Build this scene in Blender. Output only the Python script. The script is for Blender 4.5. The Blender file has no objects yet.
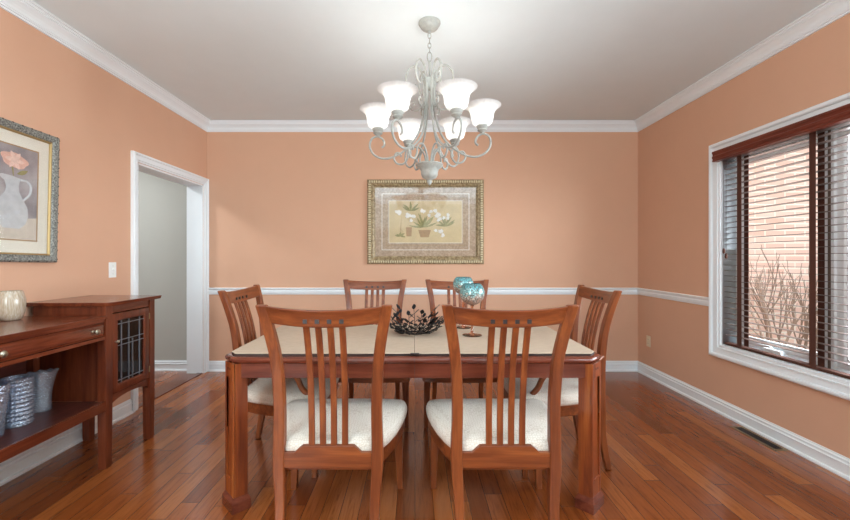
import bpy, bmesh, math, random
from mathutils import Vector, Matrix, noise
random.seed(7)
PI = math.pi
S = bpy.context.scene
COL = S.collection

# ------------------------------------------------------------------ helpers
def finish(name, bm, mat, parent=None, bevel=0, sharp=35, smooth=True, segs=2):
    bmesh.ops.remove_doubles(bm, verts=bm.verts, dist=1e-6)
    bmesh.ops.recalc_face_normals(bm, faces=bm.faces)
    for f in bm.faces: f.smooth = smooth
    if smooth:
        for e in bm.edges:
            if len(e.link_faces) == 2 and e.calc_face_angle(0) > math.radians(sharp): e.smooth = False
    me = bpy.data.meshes.new(name)
    bm.to_mesh(me); bm.free()
    o = bpy.data.objects.new(name, me); COL.objects.link(o)
    if mat is not None:
        for m in (mat if isinstance(mat, (list, tuple)) else [mat]): me.materials.append(m)
    if parent: o.parent = parent
    if bevel:
        b = o.modifiers.new('bevel', 'BEVEL'); b.width = bevel; b.segments = segs
        b.limit_method = 'ANGLE'; b.angle_limit = math.radians(40); b.harden_normals = True
    return o

def tag(o, label=None, cat=None, group=None, kind=None):
    if label: o['label'] = label
    if cat: o['category'] = cat
    if group: o['group'] = group
    if kind: o['kind'] = kind
    return o

def empty(name, loc=(0, 0, 0), rz=0, **k):
    o = bpy.data.objects.new(name, None); COL.objects.link(o)
    o.empty_display_size = .05; o.location = loc; o.rotation_euler = (0, 0, rz)
    return tag(o, **k)

def dup(root, loc, rz, **k):
    r = root.copy(); COL.objects.link(r); r.location = loc; r.rotation_euler = (0, 0, rz)
    tag(r, **k)
    for ch in list(root.children):
        c = ch.copy(); COL.objects.link(c); c.parent = r
        for g in list(ch.children):
            d = g.copy(); COL.objects.link(d); d.parent = c
    return r

def box(bm, x0, x1, y0, y1, z0, z1, M=None):
    vs = [Vector((x, y, z)) for x in (x0, x1) for y in (y0, y1) for z in (z0, z1)]
    if M: vs = [M @ v for v in vs]
    v = [bm.verts.new(p) for p in vs]
    for f in ((0,1,3,2), (4,6,7,5), (0,4,5,1), (2,3,7,6), (0,2,6,4), (1,5,7,3)):
        bm.faces.new([v[i] for i in f])

def loft(bm, rings, cap=True, close=True, loop=False):
    R = [[bm.verts.new(p) for p in r] for r in rings]
    n = len(R[0])
    pairs = list(zip(R[:-1], R[1:])) + ([(R[-1], R[0])] if loop else [])
    for a, b in pairs:
        for i in range(n if close else n-1):
            j = (i+1) % n
            try: bm.faces.new((a[i], a[j], b[j], b[i]))
            except ValueError: pass
    if cap and not loop:
        bm.faces.new(R[0][::-1]); bm.faces.new(R[-1])

def lathe(bm, prof, seg=24, c=(0, 0, 0), M=None, fn=None):
    R = []
    for r, z in prof:
        ring = []
        for i in range(seg):
            a = 2*PI*i/seg
            rr = r*(fn(a, z) if fn else 1)
            p = Vector((rr*math.cos(a), rr*math.sin(a), z))
            if M: p = M @ p
            ring.append(p + Vector(c))
        R.append(ring)
    loft(bm, R, cap=True)

def catmull(P, n=8, closed=False):
    P = [Vector(p) for p in P]; out = []
    N = len(P)
    rng = range(N if closed else N-1)
    for i in rng:
        if closed: p0, p1, p2, p3 = P[(i-1)%N], P[i], P[(i+1)%N], P[(i+2)%N]
        else:
            p1, p2 = P[i], P[i+1]
            p0 = P[i-1] if i else p1*2-p2
            p3 = P[i+2] if i+2 < N else p2*2-p1
        for k in range(n):
            t = k/n
            out.append(.5*((2*p1)+(-p0+p2)*t+(2*p0-5*p1+4*p2-p3)*t*t+(-p0+3*p1-3*p2+p3)*t**3))
    if not closed: out.append(P[-1])
    return out

def tube(bm, pts, r, seg=8, closed=False, flat=1.0):
    pts = [Vector(p) for p in pts]; n = len(pts)
    T = []
    for i in range(n):
        a = pts[(i-1) % n] if (closed or i) else pts[i]
        b = pts[(i+1) % n] if (closed or i < n-1) else pts[i]
        T.append((b-a).normalized())
    up = Vector((0, 0, 1)) if abs(T[0].z) < .9 else Vector((1, 0, 0))
    N = (up - T[0]*up.dot(T[0])).normalized()
    rings = []
    for i in range(n):
        N = (N - T[i]*N.dot(T[i])).normalized(); B = T[i].cross(N)
        rr = r[i] if isinstance(r, (list, tuple)) else r
        rings.append([pts[i] + (N*math.cos(2*PI*k/seg)*flat + B*math.sin(2*PI*k/seg))*rr for k in range(seg)])
    loft(bm, rings, loop=closed)

def interp(tab, t):
    """smooth (Hermite) table lookup"""
    n = len(tab)
    if t <= tab[0][0]: return list(tab[0][1:])
    if t >= tab[-1][0]: return list(tab[-1][1:])
    k = 0
    while t > tab[k+1][0]: k += 1
    def slope(i, c):
        if i == 0: return (tab[1][c]-tab[0][c])/(tab[1][0]-tab[0][0])
        if i == n-1: return (tab[-1][c]-tab[-2][c])/(tab[-1][0]-tab[-2][0])
        return (tab[i+1][c]-tab[i-1][c])/(tab[i+1][0]-tab[i-1][0])
    h = tab[k+1][0]-tab[k][0]; u = (t-tab[k][0])/h; out = []
    for c in range(1, len(tab[0])):
        p0, p1, m0, m1 = tab[k][c], tab[k+1][c], slope(k, c)*h, slope(k+1, c)*h
        out.append((2*u**3-3*u*u+1)*p0+(u**3-2*u*u+u)*m0+(3*u*u-2*u**3)*p1+(u**3-u*u)*m1)
    return out

def mitre(bm, w, h, prof, plane, closed_back=True):
    """rectangular frame; prof = (inset from the outer edge, height off the wall); plane(u,v,out)->point"""
    rings = []
    for c in ((-1,-1), (1,-1), (1,1), (-1,1)):
        rings.append([plane(c[0]*(w/2-d), c[1]*(h/2-d), o) for d, o in prof])
    loft(bm, rings, cap=False, loop=True)

# ------------------------------------------------------------------ materials
def new_mat(name):
    m = bpy.data.materials.new(name); m.use_nodes = True
    nt = m.node_tree; b = nt.nodes['Principled BSDF']
    return m, nt, b
def N(nt, t, **k):
    n = nt.nodes.new(t)
    for a, v in k.items(): setattr(n, a, v)
    return n
def srgb(r, g, b):
    f = lambda c: c/12.92 if c <= .04045 else ((c+.055)/1.055)**2.4
    return (f(r/255), f(g/255), f(b/255), 1)
def ramp(nt, stops, interp_='LINEAR'):
    n = N(nt, 'ShaderNodeValToRGB'); cr = n.color_ramp; cr.interpolation = interp_
    while len(cr.elements) < len(stops): cr.elements.new(.5)
    for e, (p, c) in zip(cr.elements, stops): e.position = p; e.color = c
    return n
def mapping(nt, scale=(1,1,1), rot=(0,0,0), coord='Object'):
    tc = N(nt, 'ShaderNodeTexCoord'); mp = N(nt, 'ShaderNodeMapping')
    mp.inputs['Scale'].default_value = scale; mp.inputs['Rotation'].default_value = rot
    nt.links.new(tc.outputs[coord], mp.inputs['Vector']); return mp
def plain(name, col, rough=.5, metal=0, bump=0, bscale=80, var=.04, coat=0, vscale=6):
    m, nt, b = new_mat(name)
    mp = mapping(nt); no = N(nt, 'ShaderNodeTexNoise'); no.inputs['Scale'].default_value = vscale; no.inputs['Detail'].default_value = 5
    nt.links.new(mp.outputs[0], no.inputs['Vector'])
    c0 = tuple(max(0, x*(1-var)) for x in col[:3])+(1,); c1 = tuple(min(1, x*(1+var)) for x in col[:3])+(1,)
    r = ramp(nt, [(.3, c0), (.7, c1)]); nt.links.new(no.outputs['Fac'], r.inputs[0]); nt.links.new(r.outputs[0], b.inputs['Base Color'])
    b.inputs['Roughness'].default_value = rough; b.inputs['Metallic'].default_value = metal
    b.inputs['Coat Weight'].default_value = coat; b.inputs['Coat Roughness'].default_value = .1
    if bump:
        n2 = N(nt, 'ShaderNodeTexNoise'); n2.inputs['Scale'].default_value = bscale; n2.inputs['Detail'].default_value = 4
        nt.links.new(mp.outputs[0], n2.inputs['Vector'])
        bp = N(nt, 'ShaderNodeBump'); bp.inputs['Strength'].default_value = bump; bp.inputs['Distance'].default_value = .01
        nt.links.new(n2.outputs['Fac'], bp.inputs['Height']); nt.links.new(bp.outputs[0], b.inputs['Normal'])
    return m
def wood(name, dark, mid, light, axis='z', rough=.36, coat=.15, grain=1.0):
    m, nt, b = new_mat(name)
    sc = {'x': (1.6, 22, 22), 'y': (22, 1.6, 22), 'z': (22, 22, 1.6)}[axis]
    mp = mapping(nt, tuple(s*grain for s in sc))
    n1 = N(nt, 'ShaderNodeTexNoise'); n1.inputs['Scale'].default_value = 1.3; n1.inputs['Detail'].default_value = 6; n1.inputs['Distortion'].default_value = .6
    n2 = N(nt, 'ShaderNodeTexNoise'); n2.inputs['Scale'].default_value = 7; n2.inputs['Detail'].default_value = 4
    nt.links.new(mp.outputs[0], n1.inputs['Vector']); nt.links.new(mp.outputs[0], n2.inputs['Vector'])
    r1 = ramp(nt, [(.25, dark), (.5, mid), (.78, light)]); nt.links.new(n1.outputs['Fac'], r1.inputs[0])
    mx = N(nt, 'ShaderNodeMix', data_type='RGBA', blend_type='MULTIPLY'); mx.inputs[0].default_value = .35
    r2 = ramp(nt, [(.35, (.55,.5,.45,1)), (.6, (1,1,1,1))]); nt.links.new(n2.outputs['Fac'], r2.inputs[0])
    nt.links.new(r1.outputs[0], mx.inputs[6]); nt.links.new(r2.outputs[0], mx.inputs[7]); nt.links.new(mx.outputs[2], b.inputs['Base Color'])
    b.inputs['Roughness'].default_value = rough; b.inputs['Coat Weight'].default_value = coat; b.inputs['Coat Roughness'].default_value = .15; b.inputs['Specular IOR Level'].default_value = .3
    return m

M = {}
M['wall'] = plain('salmon_paint', srgb(218, 171, 142), .75, bump=.03, bscale=180, var=.012)
M['ceiling'] = plain('ceiling_paint', srgb(228, 237, 240), .9, bump=.06, bscale=120, var=.01)
M['trim'] = plain('white_trim_paint', srgb(238, 242, 245), .4, var=.01)
M['hall'] = plain('hall_paint', srgb(190, 188, 180), .8, var=.01)
M['frame_white'] = plain('white_vinyl', srgb(232, 236, 238), .4, var=.01)
M['gasket'] = plain('brown_gasket', srgb(110, 92, 80), .6)
CD, CM, CL = srgb(98, 46, 24), srgb(132, 68, 35), srgb(162, 92, 48)
M['chair_z'] = wood('cherry_wood_upright', CD, CM, CL, 'z')
M['chair_x'] = wood('cherry_wood_rail', CD, CM, CL, 'x')
TD, TM, TL = srgb(88, 38, 28), srgb(112, 54, 38), srgb(134, 70, 48)
M['table_z'] = wood('table_wood_upright', TD, srgb(140, 68, 34), srgb(176, 100, 48), 'z', rough=.28)
M['table_x'] = wood('table_wood_rail', TD, TM, TL, 'x', rough=.25, coat=.5)
BD, BM_, BL = srgb(84, 36, 22), srgb(112, 52, 31), srgb(134, 68, 41)
M['side_z'] = wood('sideboard_wood_upright', BD, BM_, BL, 'z', rough=.3)
M['side_y'] = wood('sideboard_wood_long', BD, BM_, BL, 'y', rough=.24, coat=.5)
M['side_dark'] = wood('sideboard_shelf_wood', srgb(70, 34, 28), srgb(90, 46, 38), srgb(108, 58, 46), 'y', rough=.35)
M['inlay'] = plain('ebony_inlay', srgb(48, 34, 32), .4)
M['blind'] = plain('dark_blind_slat', srgb(92, 74, 68), .35, coat=.3)
M['valance'] = wood('valance_wood', srgb(88, 34, 22), srgb(116, 50, 34), srgb(132, 62, 44), 'y', rough=.35)
M['tape'] = plain('brown_tape', srgb(84, 48, 36), .9, bump=.3, bscale=400)
M['black_iron'] = plain('black_iron', srgb(34, 34, 38), .4, metal=.6)
M['nickel'] = plain('aged_nickel', srgb(190, 184, 165), .28, metal=1)
M['plate'] = plain('switch_plate_plastic', srgb(240, 240, 238), .35, var=.005)
M['plate_beige'] = plain('outlet_plastic', srgb(226, 208, 180), .4, var=.005)
M['slot'] = plain('dark_slot', srgb(40, 34, 30), .7)
M['brass'] = plain('antique_brass', srgb(140, 118, 88), .45, metal=.7)
M['chand'] = plain('chandelier_weathered_white', srgb(168, 168, 162), .5, var=.1, vscale=60)
M['lead'] = plain('lead_came', srgb(150, 152, 160), .45, metal=.6)
M['bark'] = plain('bare_bark', srgb(128, 112, 100), .9)
M['ground'] = plain('winter_lawn', srgb(120, 118, 90), .95, var=.2)
M['bottle_dark'] = plain('cabinet_inside', srgb(58, 36, 30), .7)

def fabric_mat():
    m, nt, b = new_mat('cream_damask')
    mp = mapping(nt)
    w = N(nt, 'ShaderNodeTexVoronoi', feature='DISTANCE_TO_EDGE'); w.inputs['Scale'].default_value = 85; w.inputs['Randomness'].default_value = .6
    nt.links.new(mp.outputs[0], w.inputs['Vector'])
    r = ramp(nt, [(.03, srgb(208, 194, 178)), (.12, srgb(230, 220, 208))]); nt.links.new(w.outputs['Distance'], r.inputs[0])
    nt.links.new(r.outputs[0], b.inputs['Base Color']); b.inputs['Roughness'].default_value = .85; b.inputs['Sheen Weight'].default_value = .2
    bp = N(nt, 'ShaderNodeBump'); bp.inputs['Strength'].default_value = .3; bp.inputs['Distance'].default_value = .002
    nt.links.new(w.outputs['Distance'], bp.inputs['Height']); nt.links.new(bp.outputs[0], b.inputs['Normal'])
    return m
M['fabric'] = fabric_mat()
def pad_mat():
    m, nt, b = new_mat('beige_felt')
    mp = mapping(nt, (1, 6, 1))
    w = N(nt, 'ShaderNodeTexNoise'); w.inputs['Scale'].default_value = 26; w.inputs['Detail'].default_value = 8; w.inputs['Roughness'].default_value = .7
    nt.links.new(mp.outputs[0], w.inputs['Vector'])
    r = ramp(nt, [(.3, srgb(184, 160, 138)), (.7, srgb(206, 184, 162))]); nt.links.new(w.outputs['Fac'], r.inputs[0])
    nt.links.new(r.outputs[0], b.inputs['Base Color']); b.inputs['Roughness'].default_value = .8
    return m
M['pad'] = pad_mat()
M['pad_edge'] = plain('dark_pad_edge', srgb(44, 26, 22), .6)

def floor_mat(name='oak_floor'):
    m, nt, b = new_mat(name)
    L = nt.links
    mp = mapping(nt, (1, 1, 1), (0, 0, PI/2))
    br = N(nt, 'ShaderNodeTexBrick'); br.offset = 0; br.squash = 1
    br.inputs['Scale'].default_value = 1; br.inputs['Brick Width'].default_value = 1.05; br.inputs['Row Height'].default_value = .092
    br.inputs['Mortar Size'].default_value = .0016; br.inputs['Mortar Smooth'].default_value = .3; br.inputs['Bias'].default_value = 0
    br.inputs['Color1'].default_value = (0, 0, 0, 1); br.inputs['Color2'].default_value = (1, 1, 1, 1); br.inputs['Mortar'].default_value = (.5, .5, .5, 1)
    sp = N(nt, 'ShaderNodeSeparateXYZ'); L.new(mp.outputs[0], sp.inputs[0])
    dv = N(nt, 'ShaderNodeMath', operation='DIVIDE'); dv.inputs[1].default_value = .092; L.new(sp.outputs[1], dv.inputs[0])
    fl = N(nt, 'ShaderNodeMath', operation='FLOOR'); L.new(dv.outputs[0], fl.inputs[0])
    wn_ = N(nt, 'ShaderNodeTexWhiteNoise', noise_dimensions='1D'); L.new(fl.outputs[0], wn_.inputs['W'])
    au = N(nt, 'ShaderNodeMath', operation='MULTIPLY_ADD'); au.inputs[1].default_value = 4.7; L.new(wn_.outputs['Value'], au.inputs[0]); L.new(sp.outputs[0], au.inputs[2])
    cb = N(nt, 'ShaderNodeCombineXYZ'); L.new(au.outputs[0], cb.inputs[0]); L.new(sp.outputs[1], cb.inputs[1])
    L.new(cb.outputs[0], br.inputs['Vector'])
    mg = mapping(nt, (26, 1.7, 1))
    ad = N(nt, 'ShaderNodeVectorMath', operation='MULTIPLY_ADD'); ad.inputs[1].default_value = (1, 1, 1)
    cs = N(nt, 'ShaderNodeVectorMath', operation='SCALE'); cs.inputs['Scale'].default_value = 37
    L.new(br.outputs['Color'], cs.inputs[0]); L.new(mg.outputs[0], ad.inputs[0]); L.new(cs.outputs[0], ad.inputs[2])
    g = N(nt, 'ShaderNodeTexNoise'); g.inputs['Scale'].default_value = 1.4; g.inputs['Detail'].default_value = 7; g.inputs['Distortion'].default_value = 2.2; g.inputs['Roughness'].default_value = .62
    L.new(ad.outputs[0], g.inputs['Vector'])
    rb = ramp(nt, [(0, srgb(122, 60, 28)), (.3, srgb(142, 73, 33)), (.7, srgb(154, 82, 38)), (1, srgb(174, 102, 52))])
    L.new(br.outputs['Color'], rb.inputs[0])
    rg = ramp(nt, [(.34, (.5, .42, .36, 1)), (.46, (.86, .83, .8, 1)), (.6, (1.0, 1.0, 1.0, 1))]); L.new(g.outputs['Fac'], rg.inputs[0])
    mx = N(nt, 'ShaderNodeMix', data_type='RGBA', blend_type='MULTIPLY'); mx.inputs[0].default_value = .8
    L.new(rb.outputs[0], mx.inputs[6]); L.new(rg.outputs[0], mx.inputs[7])
    m2 = N(nt, 'ShaderNodeMix', data_type='RGBA', blend_type='MIX'); L.new(br.outputs['Fac'], m2.inputs[0])
    L.new(mx.outputs[2], m2.inputs[6]); m2.inputs[7].default_value = srgb(66, 32, 18)
    L.new(m2.outputs[2], b.inputs['Base Color'])
    n3 = N(nt, 'ShaderNodeTexNoise'); n3.inputs['Scale'].default_value = 5; L.new(mg.outputs[0], n3.inputs['Vector'])
    mr = N(nt, 'ShaderNodeMapRange'); mr.inputs['To Min'].default_value = .2; mr.inputs['To Max'].default_value = .24
    L.new(n3.outputs['Fac'], mr.inputs['Value']); L.new(mr.outputs[0], b.inputs['Roughness'])
    inv = N(nt, 'ShaderNodeMath', operation='SUBTRACT'); inv.inputs[0].default_value = 1; L.new(br.outputs['Fac'], inv.inputs[1])
    bp = N(nt, 'ShaderNodeBump'); bp.inputs['Strength'].default_value = .35; bp.inputs['Distance'].default_value = .002
    L.new(inv.outputs[0], bp.inputs['Height']); 
    bp2 = N(nt, 'ShaderNodeBump'); bp2.inputs['Strength'].default_value = .12; bp2.inputs['Distance'].default_value = .003
    nw = N(nt, 'ShaderNodeTexNoise'); nw.inputs['Scale'].default_value = .35; L.new(ad.outputs[0], nw.inputs['Vector'])
    L.new(bp.outputs[0], b.inputs['Normal'])
    b.inputs['IOR'].default_value = 1.5; b.inputs['Coat Weight'].default_value = .3; b.inputs['Coat Roughness'].default_value = .13
    return m
M['floor'] = floor_mat()

def brick_mat():
    m, nt, b = new_mat('pale_red_brick'); L = nt.links
    tc = N(nt, 'ShaderNodeTexCoord'); sp = N(nt, 'ShaderNodeSeparateXYZ'); cb = N(nt, 'ShaderNodeCombineXYZ')
    L.new(tc.outputs['Object'], sp.inputs[0]); L.new(sp.outputs[0], cb.inputs[0]); L.new(sp.outputs[2], cb.inputs[1])
    br = N(nt, 'ShaderNodeTexBrick'); br.inputs['Scale'].default_value = 1
    br.inputs['Brick Width'].default_value = .21; br.inputs['Row Height'].default_value = .067; br.inputs['Mortar Size'].default_value = .007
    br.inputs['Color1'].default_value = srgb(214, 180, 166); br.inputs['Color2'].default_value = srgb(226, 200, 188); br.inputs['Mortar'].default_value = srgb(228, 222, 212)
    L.new(cb.outputs[0], br.inputs['Vector']); L.new(br.outputs['Color'], b.inputs['Base Color']); b.inputs['Roughness'].default_value = .9
    return m
M['brick'] = brick_mat()

def glass_pane_mat(name, refl=.08, tint=(1, 1, 1, 1)):
    m = bpy.data.materials.new(name); m.use_nodes = True; nt = m.node_tree; nt.nodes.clear()
    o = N(nt, 'ShaderNodeOutputMaterial'); t = N(nt, 'ShaderNodeBsdfTransparent'); t.inputs[0].default_value = tint
    g = N(nt, 'ShaderNodeBsdfGlossy'); g.inputs['Roughness'].default_value = .02
    fr = N(nt, 'ShaderNodeFresnel'); fr.inputs['IOR'].default_value = 1.3 if refl < .05 else 1.45 if refl < .15 else 1.9
    ge = N(nt, 'ShaderNodeNewGeometry'); fm = N(nt, 'ShaderNodeMath', operation='MULTIPLY'); fi = N(nt, 'ShaderNodeMath', operation='SUBTRACT'); fi.inputs[0].default_value = 1
    nt.links.new(ge.outputs['Backfacing'], fi.inputs[1]); nt.links.new(fr.outputs[0], fm.inputs[0]); nt.links.new(fi.outputs[0], fm.inputs[1])
    mx = N(nt, 'ShaderNodeMixShader'); nt.links.new(fm.outputs[0], mx.inputs[0])
    nt.links.new(t.outputs[0], mx.inputs[1]); nt.links.new(g.outputs[0], mx.inputs[2]); nt.links.new(mx.outputs[0], o.inputs[0])
    return m
M['pane'] = glass_pane_mat('window_glass', .04)
M['picture_glass'] = glass_pane_mat('picture_glass', .2)
M['cab_glass'] = glass_pane_mat('cabinet_glass', .1, (.55, .55, .6, 1))
def vase_glass(name, col, rough=.03, rel=0, scale=30, tr=1):
    m, nt, b = new_mat(name)
    b.inputs['Base Color'].default_value = col; b.inputs['Transmission Weight'].default_value = tr; b.inputs['Roughness'].default_value = rough; b.inputs['IOR'].default_value = 1.48
    if rel:
        mp = mapping(nt, (1, 1, 2.2)); w = N(nt, 'ShaderNodeTexNoise'); w.inputs['Scale'].default_value = scale
        nt.links.new(mp.outputs[0], w.inputs['Vector'])
        bp = N(nt, 'ShaderNodeBump'); bp.inputs['Strength'].default_value = rel; bp.inputs['Distance'].default_value = .01
        nt.links.new(w.outputs['Fac'], bp.inputs['Height']); nt.links.new(bp.outputs[0], b.inputs['Normal'])
    return m
M['amber'] = vase_glass('amber_glass', srgb(226, 170, 140), .05)

def pressed_glass(name, tint, rough, bs, sc):
    m = bpy.data.materials.new(name); m.use_nodes = True; nt = m.node_tree; nt.nodes.clear(); L = nt.links
    o = N(nt, 'ShaderNodeOutputMaterial'); t = N(nt, 'ShaderNodeBsdfTransparent'); t.inputs[0].default_value = (.80, .87, .95, 1)
    g = N(nt, 'ShaderNodeBsdfGlossy'); g.inputs['Roughness'].default_value = rough; g.inputs[0].default_value = tint
    d = N(nt, 'ShaderNodeBsdfTranslucent'); d.inputs[0].default_value = tint
    d2 = N(nt, 'ShaderNodeBsdfDiffuse'); d2.inputs[0].default_value = tint
    mp = mapping(nt, (1, 1, 1.6)); w = N(nt, 'ShaderNodeTexNoise'); w.inputs['Scale'].default_value = sc; L.new(mp.outputs[0], w.inputs['Vector'])
    bp = N(nt, 'ShaderNodeBump'); bp.inputs['Strength'].default_value = bs; bp.inputs['Distance'].default_value = .01
    L.new(w.outputs['Fac'], bp.inputs['Height']); L.new(bp.outputs[0], g.inputs['Normal']); L.new(bp.outputs[0], d2.inputs['Normal'])
    dd = N(nt, 'ShaderNodeMixShader'); dd.inputs[0].default_value = .5; L.new(d.outputs[0], dd.inputs[1]); L.new(d2.outputs[0], dd.inputs[2])
    a = N(nt, 'ShaderNodeMixShader'); a.inputs[0].default_value = .38; L.new(t.outputs[0], a.inputs[1]); L.new(dd.outputs[0], a.inputs[2])
    c = N(nt, 'ShaderNodeMixShader'); c.inputs[0].default_value = .38; L.new(a.outputs[0], c.inputs[1]); L.new(g.outputs[0], c.inputs[2]); L.new(c.outputs[0], o.inputs[0])
    return m
M['vase_glass'] = pressed_glass('pressed_glass', srgb(222, 232, 246), .06, .8, 70)
M['vase_fan'] = pressed_glass('etched_glass', srgb(226, 234, 244), .14, .9, 110)

def mosaic_mat():
    m, nt, b = new_mat('teal_crackle_mosaic'); L = nt.links
    mp = mapping(nt)
    v = N(nt, 'ShaderNodeTexVoronoi'); v.inputs['Scale'].default_value = 72
    ve = N(nt, 'ShaderNodeTexVoronoi', feature='DISTANCE_TO_EDGE'); ve.inputs['Scale'].default_value = 72
    L.new(mp.outputs[0], v.inputs['Vector']); L.new(mp.outputs[0], ve.inputs['Vector'])
    sp = N(nt, 'ShaderNodeSeparateXYZ'); tc = N(nt, 'ShaderNodeTexCoord'); L.new(tc.outputs['Generated'], sp.inputs[0])
    sc = N(nt, 'ShaderNodeSeparateColor'); L.new(v.outputs['Color'], sc.inputs[0])
    ma = N(nt, 'ShaderNodeMath', operation='MULTIPLY_ADD'); ma.inputs[1].default_value = .25; L.new(sc.outputs[0], ma.inputs[0]); L.new(sp.outputs[2], ma.inputs[2])
    r = ramp(nt, [(.38, srgb(178, 140, 124)), (.55, srgb(216, 206, 196)), (.72, srgb(158, 206, 206)), (1, srgb(108, 176, 182))]); L.new(ma.outputs[0], r.inputs[0])
    mx = N(nt, 'ShaderNodeMix', data_type='RGBA'); re = ramp(nt, [(.03, (0, 0, 0, 1)), (.12, (1, 1, 1, 1))]); L.new(ve.outputs['Distance'], re.inputs[0])
    L.new(re.outputs[0], mx.inputs[0]); mx.inputs[6].default_value = srgb(96, 92, 90); L.new(r.outputs[0], mx.inputs[7])
    L.new(mx.outputs[2], b.inputs['Base Color']); b.inputs['Roughness'].default_value = .12; b.inputs['Metallic'].default_value = .25
    bp = N(nt, 'ShaderNodeBump'); bp.inputs['Strength'].default_value = .7; bp.inputs['Distance'].default_value = .004
    L.new(sc.outputs[1], bp.inputs['Height']); L.new(bp.outputs[0], b.inputs['Normal'])
    return m
M['mosaic'] = mosaic_mat()
def ceramic_mat():
    m, nt, b = new_mat('streaked_ceramic'); L = nt.links
    mp = mapping(nt, (100, 100, 5)); v = N(nt, 'ShaderNodeTexNoise'); v.inputs['Scale'].default_value = 2; v.inputs['Detail'].default_value = 6
    L.new(mp.outputs[0], v.inputs['Vector'])
    r = ramp(nt, [(.3, srgb(166, 146, 122)), (.5, srgb(190, 172, 150)), (.7, srgb(202, 192, 178))]); L.new(v.outputs['Fac'], r.inputs[0])
    L.new(r.outputs[0], b.inputs['Base Color']); b.inputs['Roughness'].default_value = .22; b.inputs['Coat Weight'].default_value = .3
    return m
M['ceramic'] = ceramic_mat()
def shade_mat():
    m, nt, b = new_mat('alabaster_glass'); L = nt.links
    nt.nodes.remove(b); o = nt.nodes['Material Output']
    mp = mapping(nt); v = N(nt, 'ShaderNodeTexNoise'); v.inputs['Scale'].default_value = 18; v.inputs['Distortion'].default_value = 2; L.new(mp.outputs[0], v.inputs['Vector'])
    r = ramp(nt, [(.3, srgb(232, 232, 232)), (.7, srgb(244, 244, 244))]); L.new(v.outputs['Fac'], r.inputs[0])
    d = N(nt, 'ShaderNodeBsdfDiffuse'); t = N(nt, 'ShaderNodeBsdfTranslucent'); g = N(nt, 'ShaderNodeBsdfGlossy'); g.inputs['Roughness'].default_value = .25
    L.new(r.outputs[0], d.inputs[0]); L.new(r.outputs[0], t.inputs[0])
    a = N(nt, 'ShaderNodeMixShader'); a.inputs[0].default_value = .5; L.new(d.outputs[0], a.inputs[1]); L.new(t.outputs[0], a.inputs[2])
    c = N(nt, 'ShaderNodeMixShader'); c.inputs[0].default_value = .05; L.new(a.outputs[0], c.inputs[1]); L.new(g.outputs[0], c.inputs[2])
    L.new(c.outputs[0], o.inputs[0])
    return m
M['shade'] = shade_mat()
def emit(name, col, s):
    m, nt, b = new_mat(name); b.inputs['Emission Color'].default_value = col; b.inputs['Emission Strength'].default_value = s; return m
M['bulb'] = emit('lit_bulb', (1, .97, .93, 1), 8)
def ornate(name, c0, c1, c2, sc=70, metal=.5):
    m, nt, b = new_mat(name); L = nt.links
    mp = mapping(nt); v = N(nt, 'ShaderNodeTexNoise'); v.inputs['Scale'].default_value = sc; v.inputs['Detail'].default_value = 5; L.new(mp.outputs[0], v.inputs['Vector'])
    r = ramp(nt, [(.35, c0), (.52, c1), (.7, c2)]); L.new(v.outputs['Fac'], r.inputs[0]); L.new(r.outputs[0], b.inputs['Base Color'])
    b.inputs['Roughness'].default_value = .45; b.inputs['Metallic'].default_value = metal
    bp = N(nt, 'ShaderNodeBump'); bp.inputs['Strength'].default_value = .5; bp.inputs['Distance'].default_value = .004
    L.new(v.outputs['Fac'], bp.inputs['Height']); L.new(bp.outputs[0], b.inputs['Normal']); return m
M['silver_frame'] = ornate('pewter_frame', srgb(84, 84, 80), srgb(134, 134, 128), srgb(170, 170, 162), 120, .2)
M['gold_frame'] = ornate('gilt_frame', srgb(128, 108, 78), srgb(158, 136, 102), srgb(186, 166, 128), 40, .1)
M['gold_line'] = plain('gold_fillet', srgb(172, 142, 92), .4, metal=.4)
M['mat_cream'] = plain('cream_mat', srgb(232, 226, 212), .9, var=.02, vscale=60)
M['mat_tan'] = ornate('tan_mat', srgb(160, 132, 106), srgb(178, 150, 124), srgb(194, 168, 142), 50, 0)
M['white_line'] = plain('white_mat_bevel', srgb(240, 234, 220), .8)
M['art_cream'] = plain('painted_parchment', srgb(212, 190, 148), .9, var=.07, vscale=9)
M['art_grey'] = ornate('painted_grey_ground', srgb(142, 136, 140), srgb(166, 158, 160), srgb(186, 178, 178), 7, 0)
M['art_floor'] = plain('painted_table', srgb(208, 196, 182), .9, var=.06, vscale=20)
M['art_white'] = plain('painted_white', srgb(232, 228, 222), .9, var=.06, vscale=30)
M['art_jug'] = plain('painted_jug_grey', srgb(198, 198, 200), .9, var=.08, vscale=30)
M['art_pink'] = plain('painted_pink', srgb(224, 178, 162), .9, var=.1, vscale=60)
M['art_petal'] = plain('painted_pale_pink', srgb(232, 198, 184), .9, var=.1, vscale=60)
M['bead'] = plain('gilt_bead', srgb(212, 198, 164), .4)
M['art_green'] = plain('painted_green', srgb(152, 146, 98), .9, var=.2, vscale=40)
M['art_brown'] = plain('painted_brown', srgb(176, 142, 106), .9, var=.1, vscale=40)

# ------------------------------------------------------------------ camera and light settings
cam = bpy.data.cameras.new('camera'); co = bpy.data.objects.new('camera', cam); COL.objects.link(co)
co.location = (0, 0, 1.254); co.rotation_euler = (PI/2, 0, 0)
cam.sensor_fit = 'HORIZONTAL'; cam.sensor_width = 36; cam.lens = 36*400/850
cam.shift_x = 10/850; cam.shift_y = -2.5/850; cam.clip_start = .05
S.camera = co
S.view_settings.view_transform = 'Standard'; S.view_settings.look = 'None'; S.view_settings.gamma = 1; S.view_settings.use_curve_mapping = False
S.view_settings.exposure = .6

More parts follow.
